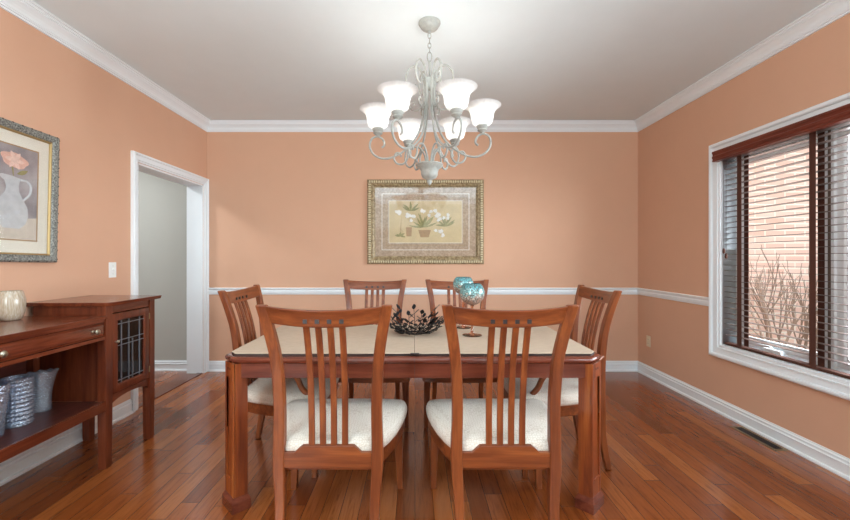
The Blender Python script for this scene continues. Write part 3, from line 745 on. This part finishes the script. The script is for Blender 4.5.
# ------------------------------------------------------------------ sideboard
def sideboard():
    r = empty('sideboard', (XL, 2.0, 0), label='long cherry sideboard with leaded glass cabinet ends along the left wall', cat='sideboard')
    L = r.location
    def fin(n, bm, m, p=r, **k): return finish(n, rel(bm, r), m, p, **k)
    XF = -1.828; xw = XL+.012+.02
    def cabinet(y0, y1, flip):
        # y0 near face, y1 far face
        bm = bmesh.new()
        loft(bm, [[(XL+.003, y0-.02, .965), (XF+.012, y0-.012, .965), (XF+.03, y0+.02, .965), (XF+.03, y1+.03, .965), (XL+.003, y1+.03, .965)],
                  [(XL+.003, y0-.025, .988), (XF+.014, y0-.018, .988), (XF+.036, y0+.02, .988), (XF+.036, y1+.035, .988), (XL+.003, y1+.035, .988)]])
        fin('cabinet_top', bm, M['side_y'], bevel=.004)
        for (x, y) in ((XF-.022, y0+.022), (XF-.022, y1-.022), (xw+.018, y1-.045 if not flip else y0+.045)):
            bm = bmesh.new(); rings = []
            for z, w in ((0, .022), (.02, .024), (.35, .026), (.965, .026)): rings.append([(x-w, y-w, z), (x+w, y-w, z), (x+w, y+w, z), (x-w, y+w, z)])
            loft(bm, rings); fin('leg', bm, M['side_z'], bevel=.002)
        # near and far side panels
        for yy, nm in ((y0+.010, 'side_panel'), (y1-.022, 'side_panel')):
            bm = bmesh.new(); box(bm, xw, XF-.044, yy, yy+.014, .40, .965); fin(nm, bm, M['side_z'])
            bm = bmesh.new(); ye = yy-.004 if yy < (y0+y1)/2 else yy+.014
            box(bm, XF-.075, XF-.043, ye, ye+.004, .42, .965); box(bm, xw, XF-.075, ye, ye+.004, .915, .965)
            fin('panel_moulding', bm, M['side_z'])
        bm = bmesh.new(); box(bm, xw, xw+.010, y0+.02, y1-.02, .40, .965); box(bm, xw, XF-.03, y0+.02, y1-.02, .40, .415); fin('carcass', bm, M['bottle_dark'])
        # face rails, arch apron
        bm = bmesh.new(); box(bm, XF-.022, XF-.004, y0+.044, y1-.044, .918, .965); fin('top_rail', bm, M['side_y'])
        bm = bmesh.new(); rings = []
        ya, yb = y0+.040, y1-.040
        for i in range(17):
            u = -1+i/8; y = (ya+yb)/2+u*(yb-ya)/2
            zb = .350+.046*math.sqrt(max(0, 1-u*u))
            rings.append([(XF-.024, y, zb), (XF-.006, y, zb), (XF-.006, y, .424), (XF-.024, y, .424)])
        loft(bm, rings); fin('arched_apron', bm, M['side_y'])
        # door
        d0, d1, z0, z1 = y0+.05, y1-.052, .428, .912
        bm = bmesh.new()
        mitre(bm, d1-d0, z1-z0, [(0, 0), (0, .018), (.004, .020), (.042, .020), (.048, .012), (.048, 0)], lambda u, v, o: (XF-.018+o, (d0+d1)/2+u, (z0+z1)/2+v))
        d = fin('door', bm, M['side_z'], sharp=30)
        def sub(n, bm, m, **k): return finish(n, rel(bm, r), m, d, **k)
        g0, g1, gz0, gz1 = d0+.046, d1-.046, z0+.046, z1-.046
        bm = bmesh.new(); box(bm, XF-.012, XF-.009, g0, g1, gz0, gz1); sub('glass_pane', bm, M['cab_glass'])
        bm = bmesh.new(); w = .0019; gw = g1-g0; gh = gz1-gz0
        def bar(ya, yb, za, zb): box(bm, XF-.013, XF-.004, ya, yb, za, zb)
        for fr in (.16, .84): bar(g0+gw*fr-w, g0+gw*fr+w, gz0, gz1)
        for fr in (.43, .57): bar(g0+gw*fr-w, g0+gw*fr+w, gz0, gz1-(0 if fr < .5 else gh*.34))
        for fr in (.94, .68, .60, .05): bar(g0, g1, gz0+gh*fr-w, gz0+gh*fr+w)
        sub('leading', bm, M['lead'])
        bm = bmesh.new(); R90 = Matrix.Rotation(PI/2, 4, 'Y')
        lathe(bm, [(.004, 0), (.004, .010), (.009, .014), (.010, .020), (.006, .026), (.001, .027)], 14, (XF+.001, d0+.022, .742), R90); sub('door_knob', bm, M['nickel'])
        for hz in (z0+.06, z1-.06):
            bm = bmesh.new(); tube(bm, [(XF+.002, d1+.002, hz-.02), (XF+.002, d1+.002, hz+.02)], .004, 8); sub('hinge', bm, M['brass'])
        # goods seen dimly through the glass
    cabinet(2.365, 2.800, False)
    cabinet(1.222, 1.628, True)
    y0, y1 = 1.628, 2.362
    bm = bmesh.new(); box(bm, XL+.003, XF+.014, y0, y1, .892, .910); fin('desk_top', bm, M['side_y'], bevel=.003)
    bm = bmesh.new(); box(bm, XF-.022, XF-.002, y0, y1, .872, .892); fin('desk_rail', bm, M['side_y'], bevel=.002)
    bm = bmesh.new(); box(bm, XF-.022, XF-.001, y0, y1, .768, .788); fin('desk_rail', bm, M['side_y'], bevel=.002)
    bm = bmesh.new(); box(bm, XF-.40, XF-.004, y0+.006, y1-.006, .791, .870)
    loft(bm, [[(XF-.004, y0+.008, .793), (XF-.004, y1-.008, .793), (XF-.004, y1-.008, .868), (XF-.004, y0+.008, .868)], [(XF+.006, y0+.024, .806), (XF+.006, y1-.024, .806), (XF+.006, y1-.024, .858), (XF+.006, y0+.024, .858)]])
    dw = fin('drawer', bm, M['side_y'], bevel=.0015)
    R90 = Matrix.Rotation(PI/2, 4, 'Y')
    for yk in (1.745, 2.262):
        bm = bmesh.new(); lathe(bm, [(.011, -.002), (.010, .004), (.005, .008), (.006, .018), (.014, .023), (.016, .029), (.012, .035), (.002, .038)], 18, (XF+.006, yk, .832), R90); finish('knob', rel(bm, r), M['nickel'], dw)
    bm = bmesh.new(); box(bm, xw+.002, xw+.010, y0, y1, .345, .77); fin('back_panel', bm, M['side_dark'])
    bm = bmesh.new(); box(bm, xw+.010, XF-.012, y0, y1, .383, .403); fin('shelf', bm, M['side_dark'])
    bm = bmesh.new(); box(bm, XF-.012, XF+.004, y0, y1, .349, .405); fin('shelf_edge', bm, M['side_y'], bevel=.002)
    bm = bmesh.new(); box(bm, xw+.010, xw+.05, y1-.04, y1, .403, .77); fin('rear_post', bm, M['side_z'])
    bm = bmesh.new(); box(bm, xw+.010, xw+.05, y0, y0+.04, .403, .77); fin('rear_post', bm, M['side_z'])
sideboard()

# ceramic vase on the desk, glass vases on the shelf
def vase_obj(name, x, y, z, prof, mat, label, cat, fn=None, seg=40, th=.004, group=None, ruffle=0):
    bm = bmesh.new()
    inn = [(max(.002, rr-th), zz if i else zz+.006) for i, (rr, zz) in enumerate(prof)][::-1]
    lathe(bm, prof+inn, seg, fn=fn)
    if ruffle:
        for v in bm.verts:
            if v.co.z > .12:
                a = math.atan2(v.co.y, v.co.x); t = (v.co.z-.12)/.10
                v.co.z += ruffle*t*(math.cos(11*a)*.5+math.cos(a+.4)*1.1)
    o = finish(name, bm, mat, None, sharp=60); o.location = (x, y, z)
    return tag(o, label, cat, group)
vase_obj('ceramic_vase', -2.222, 2.20, .9105, [(.036, 0), (.046, .006), (.057, .04), (.062, .08), (.060, .115), (.052, .148), (.047, .160)], M['ceramic'], 'small streaky cream ceramic vase on the sideboard top', 'vase')
GV = 'pressed glass vases on the sideboard shelf'
vase_obj('glass_vase', -2.088, 2.225, .4035, [(.050, 0), (.054, .005), (.050, .03), (.052, .09), (.060, .14), (.070, .185), (.078, .205), (.083, .214)], M['vase_fan'],
         'clear glass vase with flared ruffled rim, closest to the cabinet', 'vase', fn=lambda a, z: 1+(.02+.9*max(0, z-.06)**1)*(.32*math.cos(14*a)*.3+.22*math.cos(2*a+.6)), seg=112, th=.006, group=GV, ruffle=.009)
vase_obj('glass_vase', -2.028, 2.04, .4035, [(.059, 0), (.063, .006)]+[(.060+.0030*math.sin(i*PI), .012+i*.0105) for i in [k*.5 for k in range(43)]]+[(.065, .240)], M['vase_glass'],
         'straight cylindrical rippled glass vase on the sideboard shelf', 'vase', fn=lambda a, z: 1+.035*math.sin(22*a+z*300)*math.sin(z*298), seg=120, th=.007, group=GV)
vase_obj('glass_vase', -2.0, 1.880, .4035, [(.042, 0), (.048, .006), (.050, .06), (.058, .14), (.068, .21), (.070, .25)], M['vase_glass'],
         'tall glass vase cut off by the left edge of the photo', 'vase', fn=lambda a, z: 1+.03*math.cos(10*a), seg=80, th=.006, group=GV)

# ------------------------------------------------------------------ pictures
def blob(bm, pts, z0, z1, P):
    a = [P(x, y, z0) for x, y in pts]; b = [P(x, y, z1) for x, y in pts]
    loft(bm, [a, b])
def circ(cx, cy, rx, ry, n=16, rot=0, wob=0, seed=0):
    out = []
    for k in range(n):
        a = 2*PI*k/n; w = 1+wob*math.sin(5*a+seed)+wob*.5*math.sin(3*a+seed*2)
        x, y = rx*w*math.cos(a), ry*w*math.sin(a)
        out.append((cx+x*math.cos(rot)-y*math.sin(rot), cy+x*math.sin(rot)+y*math.cos(rot)))
    return out
def leafshape(x, y, ang, L, W, bend=.3):
    left, right = [], []
    for i in range(8):
        t = i/7; a = ang+bend*t; px = x+L*t*math.cos(ang+bend*t*.5); py = y+L*t*math.sin(ang+bend*t*.5); w = W*math.sin(PI*(t*.94+.03))
        left.append((px-w*math.sin(a), py+w*math.cos(a))); right.append((px+w*math.sin(a), py-w*math.cos(a)))
    return left+right[::-1]

# back wall picture
def back_picture():
    x0, x1, z0, z1 = -.525, .757, 1.182, 2.112; w, h = x1-x0, z1-z0
    r = empty('framed_picture', ((x0+x1)/2, YB, (z0+z1)/2), label='wide gold-framed botanical print on the far wall', cat='picture')
    P = lambda u, v, o: (u, -o, v)
    bm = bmesh.new(); mitre(bm, w, h, [(0, 0), (0, .020), (.006, .030), (.012, .034), (.040, .036), (.046, .028), (.052, .026), (.060, .030), (.076, .022), (.084, .012), (.088, .012), (.088, 0)], P)
    f = finish('frame', bm, M['gold_frame'], r, sharp=30)
    bm = bmesh.new()
    n = int(w/.026)
    for i in range(n):
        u = -w/2+.03+(w-.06)*i/(n-1)
        for v in (-h/2+.026, h/2-.026): box(bm, u-.008, u+.006, -.043, -.033, v-.012, v+.012)
    n = int(h/.026)
    for i in range(1, n-1):
        v = -h/2+.03+(h-.06)*i/(n-1)
        for u in (-w/2+.026, w/2-.026): box(bm, u-.012, u+.012, -.043, -.033, v-.008, v+.006)
    finish('beading', bm, M['bead'], f, bevel=.003)
    bm = bmesh.new(); box(bm, -w/2+.08, w/2-.08, -.008, -.002, -h/2+.08, h/2-.08); finish('mat_board', bm, M['mat_tan'], r)
    for d, t, m in ((.168, .006, 'white_line'), (.215, .004, 'gold_line'), (.245, .005, 'white_line')):
        bm = bmesh.new(); mitre(bm, w-2*d+.02, h-2*d+.02+.01, [(0, .007), (0, .0095), (t, .0095), (t, .007)], P); finish('mat_fillet', bm, M[m], r)
    aw, ah = w/2-.24, h/2-.235
    bm = bmesh.new(); box(bm, -aw, aw, -.0095, -.006, -ah, ah); art = finish('print', bm, M['art_cream'], r)
    rs = random.Random(5)
    bm = bmesh.new(); k = 0
    for cx, cy, n, L in ((-.02, -.06, 11, .17), (.22, -.05, 8, .13), (-.28, -.16, 6, .06), (-.17, .12, 7, .13)):
        for i in range(n):
            a = PI*(i+.5)/n+rs.uniform(-.15, .15); k += 1
            blob(bm, leafshape(cx, cy, a, L*rs.uniform(.7, 1), .010, rs.uniform(-.6, .6)), .0096, .0102+.0002*k, P)
    finish('painted_leaves', bm, M['art_green'], art)
    bm = bmesh.new(); k = 0
    for cx, cy, s, n in ((.06, .09, .11, 9), (.16, .045, .09, 8), (-.17, .05, .07, 7), (-.31, .10, .03, 4), (.16, -.12, .07, 6)):
        for i in range(n):
            px, py = cx+rs.uniform(-s, s), cy+rs.uniform(-.035, .035); k += 1
            blob(bm, circ(px, py, .020, .016, 15, rs.uniform(0, 3), .22, i), .010, .0145+.0002*k, P)
    finish('painted_blossoms', bm, M['art_white'], art)
    bm = bmesh.new()
    blob(bm, [(-.08, -.09), (.06, -.09), (.035, -.17), (-.055, -.17)], .0098, .0118, P); blob(bm, [(-.215, -.06), (-.15, -.06), (-.155, -.16), (-.21, -.16)], .0098, .0120, P)
    blob(bm, leafshape(-.28, -.16, 1.5, .22, .003, 0), .0098, .0114, P)
    finish('painted_pots', bm, M['art_brown'], art)
    bm = bmesh.new(); box(bm, -w/2+.086, w/2-.086, -.021, -.019, -h/2+.086, h/2-.086); finish('glass', bm, M['picture_glass'], r)
back_picture()

def left_picture():
    w, h = .60, .795
    yc, zc_ = 2.548-w/2, 1.626
    r = empty('framed_picture', (XL, yc, zc_), label='grey-framed painting of a white pitcher and flower on the left wall', cat='picture')
    r.rotation_euler = (math.radians(-1.3), 0, 0)
    P = lambda u, v, o: (o, u, v)
    bm = bmesh.new(); mitre(bm, w, h, [(0, 0), (0, .022), (.004, .030), (.012, .034), (.030, .030), (.042, .022), (.044, .020), (.044, 0)], P)
    f = finish('frame', bm, M['silver_frame'], r, sharp=30)
    bm = bmesh.new(); mitre(bm, w-.088, h-.088, [(0, 0), (0, .021), (.005, .022), (.010, .014), (.010, 0)], P); finish('gold_fillet', bm, M['gold_line'], f)
    bm = bmesh.new()
    for i in range(14):
        v = -h/2+.02+(h-.04)*i/13
        for u in (-w/2+.006, w/2-.006): lathe(bm, [(.005, -.003), (.0045, .001), (.001, .003)], 8, (.031, u, v), Matrix.Rotation(PI/2, 4, 'Y'))
    for i in range(11):
        u = -w/2+.02+(w-.04)*i/10
        for v in (-h/2+.006, h/2-.006): lathe(bm, [(.005, -.003), (.0045, .001), (.001, .003)], 8, (.031, u, v), Matrix.Rotation(PI/2, 4, 'Y'))
    finish('dark_studs', bm, M['inlay'], f)
    bm = bmesh.new(); box(bm, .002, .008, -w/2+.045, w/2-.045, -h/2+.045, h/2-.045); finish('mat_board', bm, M['mat_cream'], r)
    aw, ah = w/2-.125, h/2-.130
    bm = bmesh.new(); mitre(bm, aw*2+.012, ah*2+.012, [(0, .007), (0, .010), (.007, .010), (.007, .007)], P); finish('mat_fillet', bm, M['art_brown'], r)
    bm = bmesh.new(); box(bm, .006, .0088, -aw, aw, -ah, ah); art = finish('painting', bm, M['art_grey'], r)
    bm = bmesh.new(); blob(bm, [(-aw, -ah), (aw, -ah), (aw, -ah+.135), (-.02, -ah+.11), (-aw, -ah+.13)], .0088, .0092, P); finish('painted_tabletop', bm, M['art_floor'], art)
    # pitcher
    px = .03
    body = [(px-.05, -.205), (px+.04, -.205), (px+.075, -.175), (px+.09, -.13), (px+.085, -.08), (px+.055, -.03), (px+.035, .005), (px+.03, .04), (px+.04, .085), (px-.0, .092), (px-.065, .096), (px-.085, .084), (px-.05, .06), (px-.04, .03), (px-.045, .0), (px-.07, -.035), (px-.098, -.08), (px-.10, -.13), (px-.085, -.175)]
    bm = bmesh.new(); blob(bm, body, .0092, .0105, P); finish('painted_pitcher', bm, M['art_jug'], art)
    bm = bmesh.new(); pts = catmull([(px+.038, .078), (px+.08, .078), (px+.105, .05), (px+.10, .0), (px+.06, -.04)], 5)
    pts = catmull([(.0098, px+.035, .078), (.0098, px+.08, .076), (.0098, px+.103, .045), (.0098, px+.095, .0), (.0098, px+.058, -.04)], 5)
    tube(bm, pts, .007, 6, flat=.1 if False else 1); finish('painted_handle', bm, M['art_jug'], art)
    bm = bmesh.new(); blob(bm, leafshape(px+.0, .09, 1.7, .10, .004, 0), .0092, .0101, P); blob(bm, leafshape(px+.02, .11, .3, .07, .012, .3), .0092, .0099, P); finish('painted_stem', bm, M['art_green'], art)
    bm = bmesh.new(); rs = random.Random(3)
    blob(bm, circ(px+.005, .185, .078, .042, 30, -.15, .07), .0092, .0108, P)
    finish('painted_flower', bm, M['art_pink'], art)
    bm = bmesh.new()
    for i in range(6):
        a = i*PI/3; blob(bm, leafshape(px+.005, .185, a-.15, .055, .012, .2), .0108, .0112+.0001*i, P)
    finish('painted_petals', bm, M['art_petal'], art)
    bm = bmesh.new(); box(bm, .013, .0145, -w/2+.05, w/2-.05, -h/2+.05, h/2-.05); finish('glass', bm, M['picture_glass'], r)
left_picture()

# ------------------------------------------------------------------ wall plates and floor register
def plate(name, x, y, z, sgn, mat, label, cat, kind):
    r = empty(name, (x, y, z), label=label, cat=cat)
    bm = bmesh.new(); box(bm, 0, sgn*.006, -.036, .036, -.058, .058); finish('cover_plate', bm, mat, r, bevel=.003)
    if kind == 'switch':
        bm = bmesh.new(); box(bm, sgn*.004, sgn*.0075, -.006, .006, -.013, .013); t = finish('switch_housing', bm, mat, r)
        bm = bmesh.new(); box(bm, sgn*.005, sgn*.019, -.004, .004, .0, .010); finish('toggle', bm, mat, r, bevel=.001)
    else:
        for dz in (-.02, .02):
            bm = bmesh.new(); lathe(bm, [(.016, .004), (.016, .0085)], 20, (0, 0, dz), Matrix.Rotation(sgn*PI/2, 4, 'Y')); s = finish('socket', bm, mat, r)
            bm = bmesh.new()
            for dy in (-.006, .006): box(bm, sgn*.006, sgn*.0088, dy-.0012, dy+.0012, dz-.004, dz+.005)
            finish('socket_slots', bm, M['slot'], s)
    bm = bmesh.new()
    for dz in ((-.030, .030) if kind == 'switch' else (0,)): lathe(bm, [(.003, .004), (.003, .007)], 10, (0, 0, dz), Matrix.Rotation(sgn*PI/2, 4, 'Y'))
    finish('screw', bm, M['nickel'], r)
plate('light_switch', XL, 3.035, 1.160, 1, M['plate'], 'white single light switch on the left wall beside the doorway', 'light switch', 'switch')
plate('wall_outlet', XR, 4.215, .372, -1, M['plate_beige'], 'beige power outlet low on the right wall near the corner', 'outlet', 'outlet')
def register():
    r = empty('floor_register', (2.378, 2.78, 0), label='narrow bronze air vent set in the floor below the window', cat='floor vent')
    bm = bmesh.new(); a, b = .045, .185
    loft(bm, [[(-a+d, -b+d, z), (a-d, -b+d, z), (a-d, b-d, z), (-a+d, b-d, z)] for d, z in ((0, 0), (.002, .004), (.016, .005), (.018, .0015), (.018, 0))], cap=False); finish('rim', bm, M['brass'], r)
    bm = bmesh.new(); box(bm, -a+.018, a-.018, -b+.018, b-.018, .0003, .0012); finish('duct_opening', bm, M['slot'], r)
    bm = bmesh.new()
    for i in range(26):
        y = -b+.024+i*(2*b-.048)/25; box(bm, -a+.018, a-.018, y-.0014, y+.0014, .001, .0038)
    box(bm, -.0015, .0015, -b+.018, b-.018, .001, .004)
    finish('grille', bm, M['inlay'], r)
register()

# ------------------------------------------------------------------ chandelier
def chandelier():
    cx, cy = .0917, 2.53
    r = empty('chandelier', (cx, cy, H), label='weathered white scroll-arm chandelier with six bell shades over the table', cat='chandelier')
    Z = lambda z: z-H
    bm = bmesh.new(); lathe(bm, [(.069, 0), (.070, -.008), (.066, -.016), (.060, -.020), (.058, -.030), (.046, -.042), (.024, -.050), (.010, -.053), (.008, -.066), (.003, -.070)], 32); finish('canopy', bm, M['chand'], r, sharp=40)
    # chain
    zt = H-.066; n = 6; k = 0
    z = zt
    lens = [.040, .040, .036, .036, .062]
    ws = [.010, .010, .010, .010, .014]
    for L_, w_ in zip(lens, ws):
        bm = bmesh.new(); zc2 = z-L_/2+.004
        pts = [Vector((w_*math.cos(a), 0, zc2-H+(L_/2)*math.sin(a))) for a in [2*PI*i/20 for i in range(20)]]
        if k % 2: pts = [Vector((0, p.x, p.z)) for p in pts]
        tube(bm, pts, .0028 if L_ < .05 else .0036, 6, closed=True); finish('chain_link', bm, M['chand'], r); z -= L_-.007; k += 1
    zs = z+.004
    bm = bmesh.new(); lathe(bm, [(.004, Z(zs)), (.006, Z(zs-.01)), (.006, Z(2.395)), (.016, Z(2.388)), (.034, Z(2.384)), (.036, Z(2.374)), (.030, Z(2.362)), (.026, Z(2.330)), (.018, Z(2.318)), (.004, Z(2.31))], 24); finish('centre_stem', bm, M['chand'], r, sharp=40)
    bm = bmesh.new(); lathe(bm, [(.010, Z(1.86)), (.050, Z(1.846)), (.083, Z(1.846)), (.087, Z(1.838)), (.080, Z(1.828)), (.060, Z(1.812)), (.054, Z(1.795)), (.052, Z(1.775)), (.044, Z(1.758)), (.024, Z(1.748)), (.014, Z(1.742)), (.016, Z(1.732)), (.012, Z(1.722)), (.004, Z(1.712))], 32); finish('bottom_bowl', bm, M['chand'], r, sharp=50)
    # six copies of one arm
    main = catmull([(.026, 2.345), (.026, 2.25), (.036, 2.15), (.062, 2.06), (.105, 1.985), (.165, 1.93), (.235, 1.893), (.300, 1.886), (.355, 1.912), (.382, 1.962), (.372, 2.008), (.338, 2.026), (.300, 2.010), (.286, 1.975), (.300, 1.950)], 6) if False else \
           [Vector((p.x, 0, p.y)) for p in catmull([(.026, 2.345, 0), (.027, 2.25, 0), (.038, 2.15, 0), (.062, 2.06, 0), (.105, 1.985, 0), (.165, 1.93, 0), (.235, 1.893, 0), (.300, 1.886, 0), (.355, 1.912, 0), (.382, 1.962, 0), (.372, 2.010, 0), (.336, 2.028, 0), (.300, 2.010, 0), (.288, 1.975, 0), (.304, 1.955, 0)], 6)]
    up = [Vector((p.x, 0, p.y)) for p in catmull([(.026, 2.20, 0), (.030, 2.30, 0), (.040, 2.395, 0), (.068, 2.455, 0), (.108, 2.465, 0), (.142, 2.430, 0), (.149, 2.380, 0), (.130, 2.335, 0), (.100, 2.325, 0), (.088, 2.35, 0)], 6)]
    mid = [Vector((p.x, 0, p.y)) for p in catmull([(.030, 2.27, 0), (.045, 2.215, 0), (.075, 2.185, 0), (.110, 2.19, 0), (.122, 2.215, 0), (.105, 2.235, 0), (.092, 2.22, 0)], 5)]
    low = [Vector((p.x, 0, p.y)) for p in catmull([(.022, 1.842, 0), (.030, 1.90, 0), (.062, 1.948, 0), (.100, 1.952, 0), (.135, 1.925, 0), (.140, 1.885, 0), (.165, 1.850, 0), (.205, 1.852, 0), (.226, 1.885, 0), (.212, 1.918, 0), (.186, 1.915, 0), (.182, 1.895, 0)], 6)]
    for p in (main, up, mid, low):
        for q in p: q.z -= H
    sock = [(.006, 2.026), (.010, 2.030), (.012, 2.036), (.022, 2.040), (.030, 2.048), (.027, 2.056), (.033, 2.064), (.037, 2.074), (.030, 2.082), (.012, 2.083)]
    shp = [(.030, 2.079), (.047, 2.084), (.061, 2.096), (.068, 2.118), (.070, 2.140), (.075, 2.162), (.088, 2.182), (.104, 2.194), (.117, 2.202)]
    meshes = {}
    for k in range(6):
        a = math.radians(-5+60*k)
        parts = []
        def put(name, bm, mat, parent, **kw):
            if name in meshes:
                bm.free(); o = bpy.data.objects.new(name, meshes[name]); COL.objects.link(o); o.parent = parent
            else:
                o = finish(name, bm, mat, parent, **kw); meshes[name] = o.data
            return o
        bm = bmesh.new(); tube(bm, main, .0068, 8); arm = put('arm', bm, M['chand'], r); arm.rotation_euler = (0, 0, a)
        bm = bmesh.new(); tube(bm, low, .0062, 8); put('lower_scroll', bm, M['chand'], arm)
        bm = bmesh.new(); tube(bm, mid, .0048, 8); put('middle_scroll', bm, M['chand'], arm)
        bm = bmesh.new(); tube(bm, up, .0062, 8); put('upper_scroll', bm, M['chand'], arm)
        bm = bmesh.new(); lathe(bm, [(q, z-H) for q, z in sock], 20, (.330, 0, 0)); put('lamp_socket', bm, M['chand'], arm, sharp=50)
        bm = bmesh.new(); inn = [(q-.003, z+.001) for q, z in shp][::-1]
        fn = lambda t, z: 1+.0
        lathe(bm, [(q, z-H) for q, z in shp+inn], 36, (.330, 0, 0)); put('lamp_shade', bm, M['shade'], arm, sharp=70)
        bm = bmesh.new(); lathe(bm, [(.008, 2.084-H), (.011, 2.095-H), (.013, 2.10-H), (.024, 2.125-H), (.028, 2.142-H), (.022, 2.160-H), (.006, 2.170-H)], 16, (.330, 0, 0)); put('bulb', bm, M['bulb'], arm)
        ld = bpy.data.lights.new('bulb_light', 'POINT'); ld.energy = BULB; ld.color = (1, .93, .84); ld.shadow_soft_size = .03
        lo = bpy.data.objects.new('bulb_light', ld); COL.objects.link(lo)
        lo.location = (cx+.33*math.cos(a), cy+.33*math.sin(a), 2.190)
BULB = .5
chandelier()

# ------------------------------------------------------------------ light
w = bpy.data.worlds.new('sky'); S.world = w; w.use_nodes = True
bg = w.node_tree.nodes['Background']; bg.inputs[0].default_value = (.86, .93, 1, 1); bg.inputs[1].default_value = 1.25
def area(name, loc, rot, sx, sy, e, col=(1, 1, 1)):
    l = bpy.data.lights.new(name, 'AREA'); l.shape = 'RECTANGLE'; l.size = sx; l.size_y = sy; l.energy = e; l.color = col
    o = bpy.data.objects.new(name, l); COL.objects.link(o); o.location = loc; o.rotation_euler = rot; return o
area('bounce_fill', (.1, -.35, 1.95), (PI, 0, 0), 3.6, 1.9, 95, (.77, .925, 1))  # added up-facing fill behind the camera, stands for no fixture
for a, b in FW: area('front_fill_light', ((a+b)/2, YF-T-.25, 1.5), (PI/2, 0, 0), b-a+.3, 2.0, 92*(b-a), (.80, .95, 1))  # fill panels added outside the invented front windows
area('window_daylight', (XR+.85, 1.95, 1.6), (0, math.radians(80), 0), 1.7, 1.9, 210, (.82, .93, 1))
area('hall_area_light', (-3.5, 3.3, H-.05), (0, 0, 0), .5, .5, 26, (.92, .97, 1))  # area light put in to brighten the hall, no fixture modelled
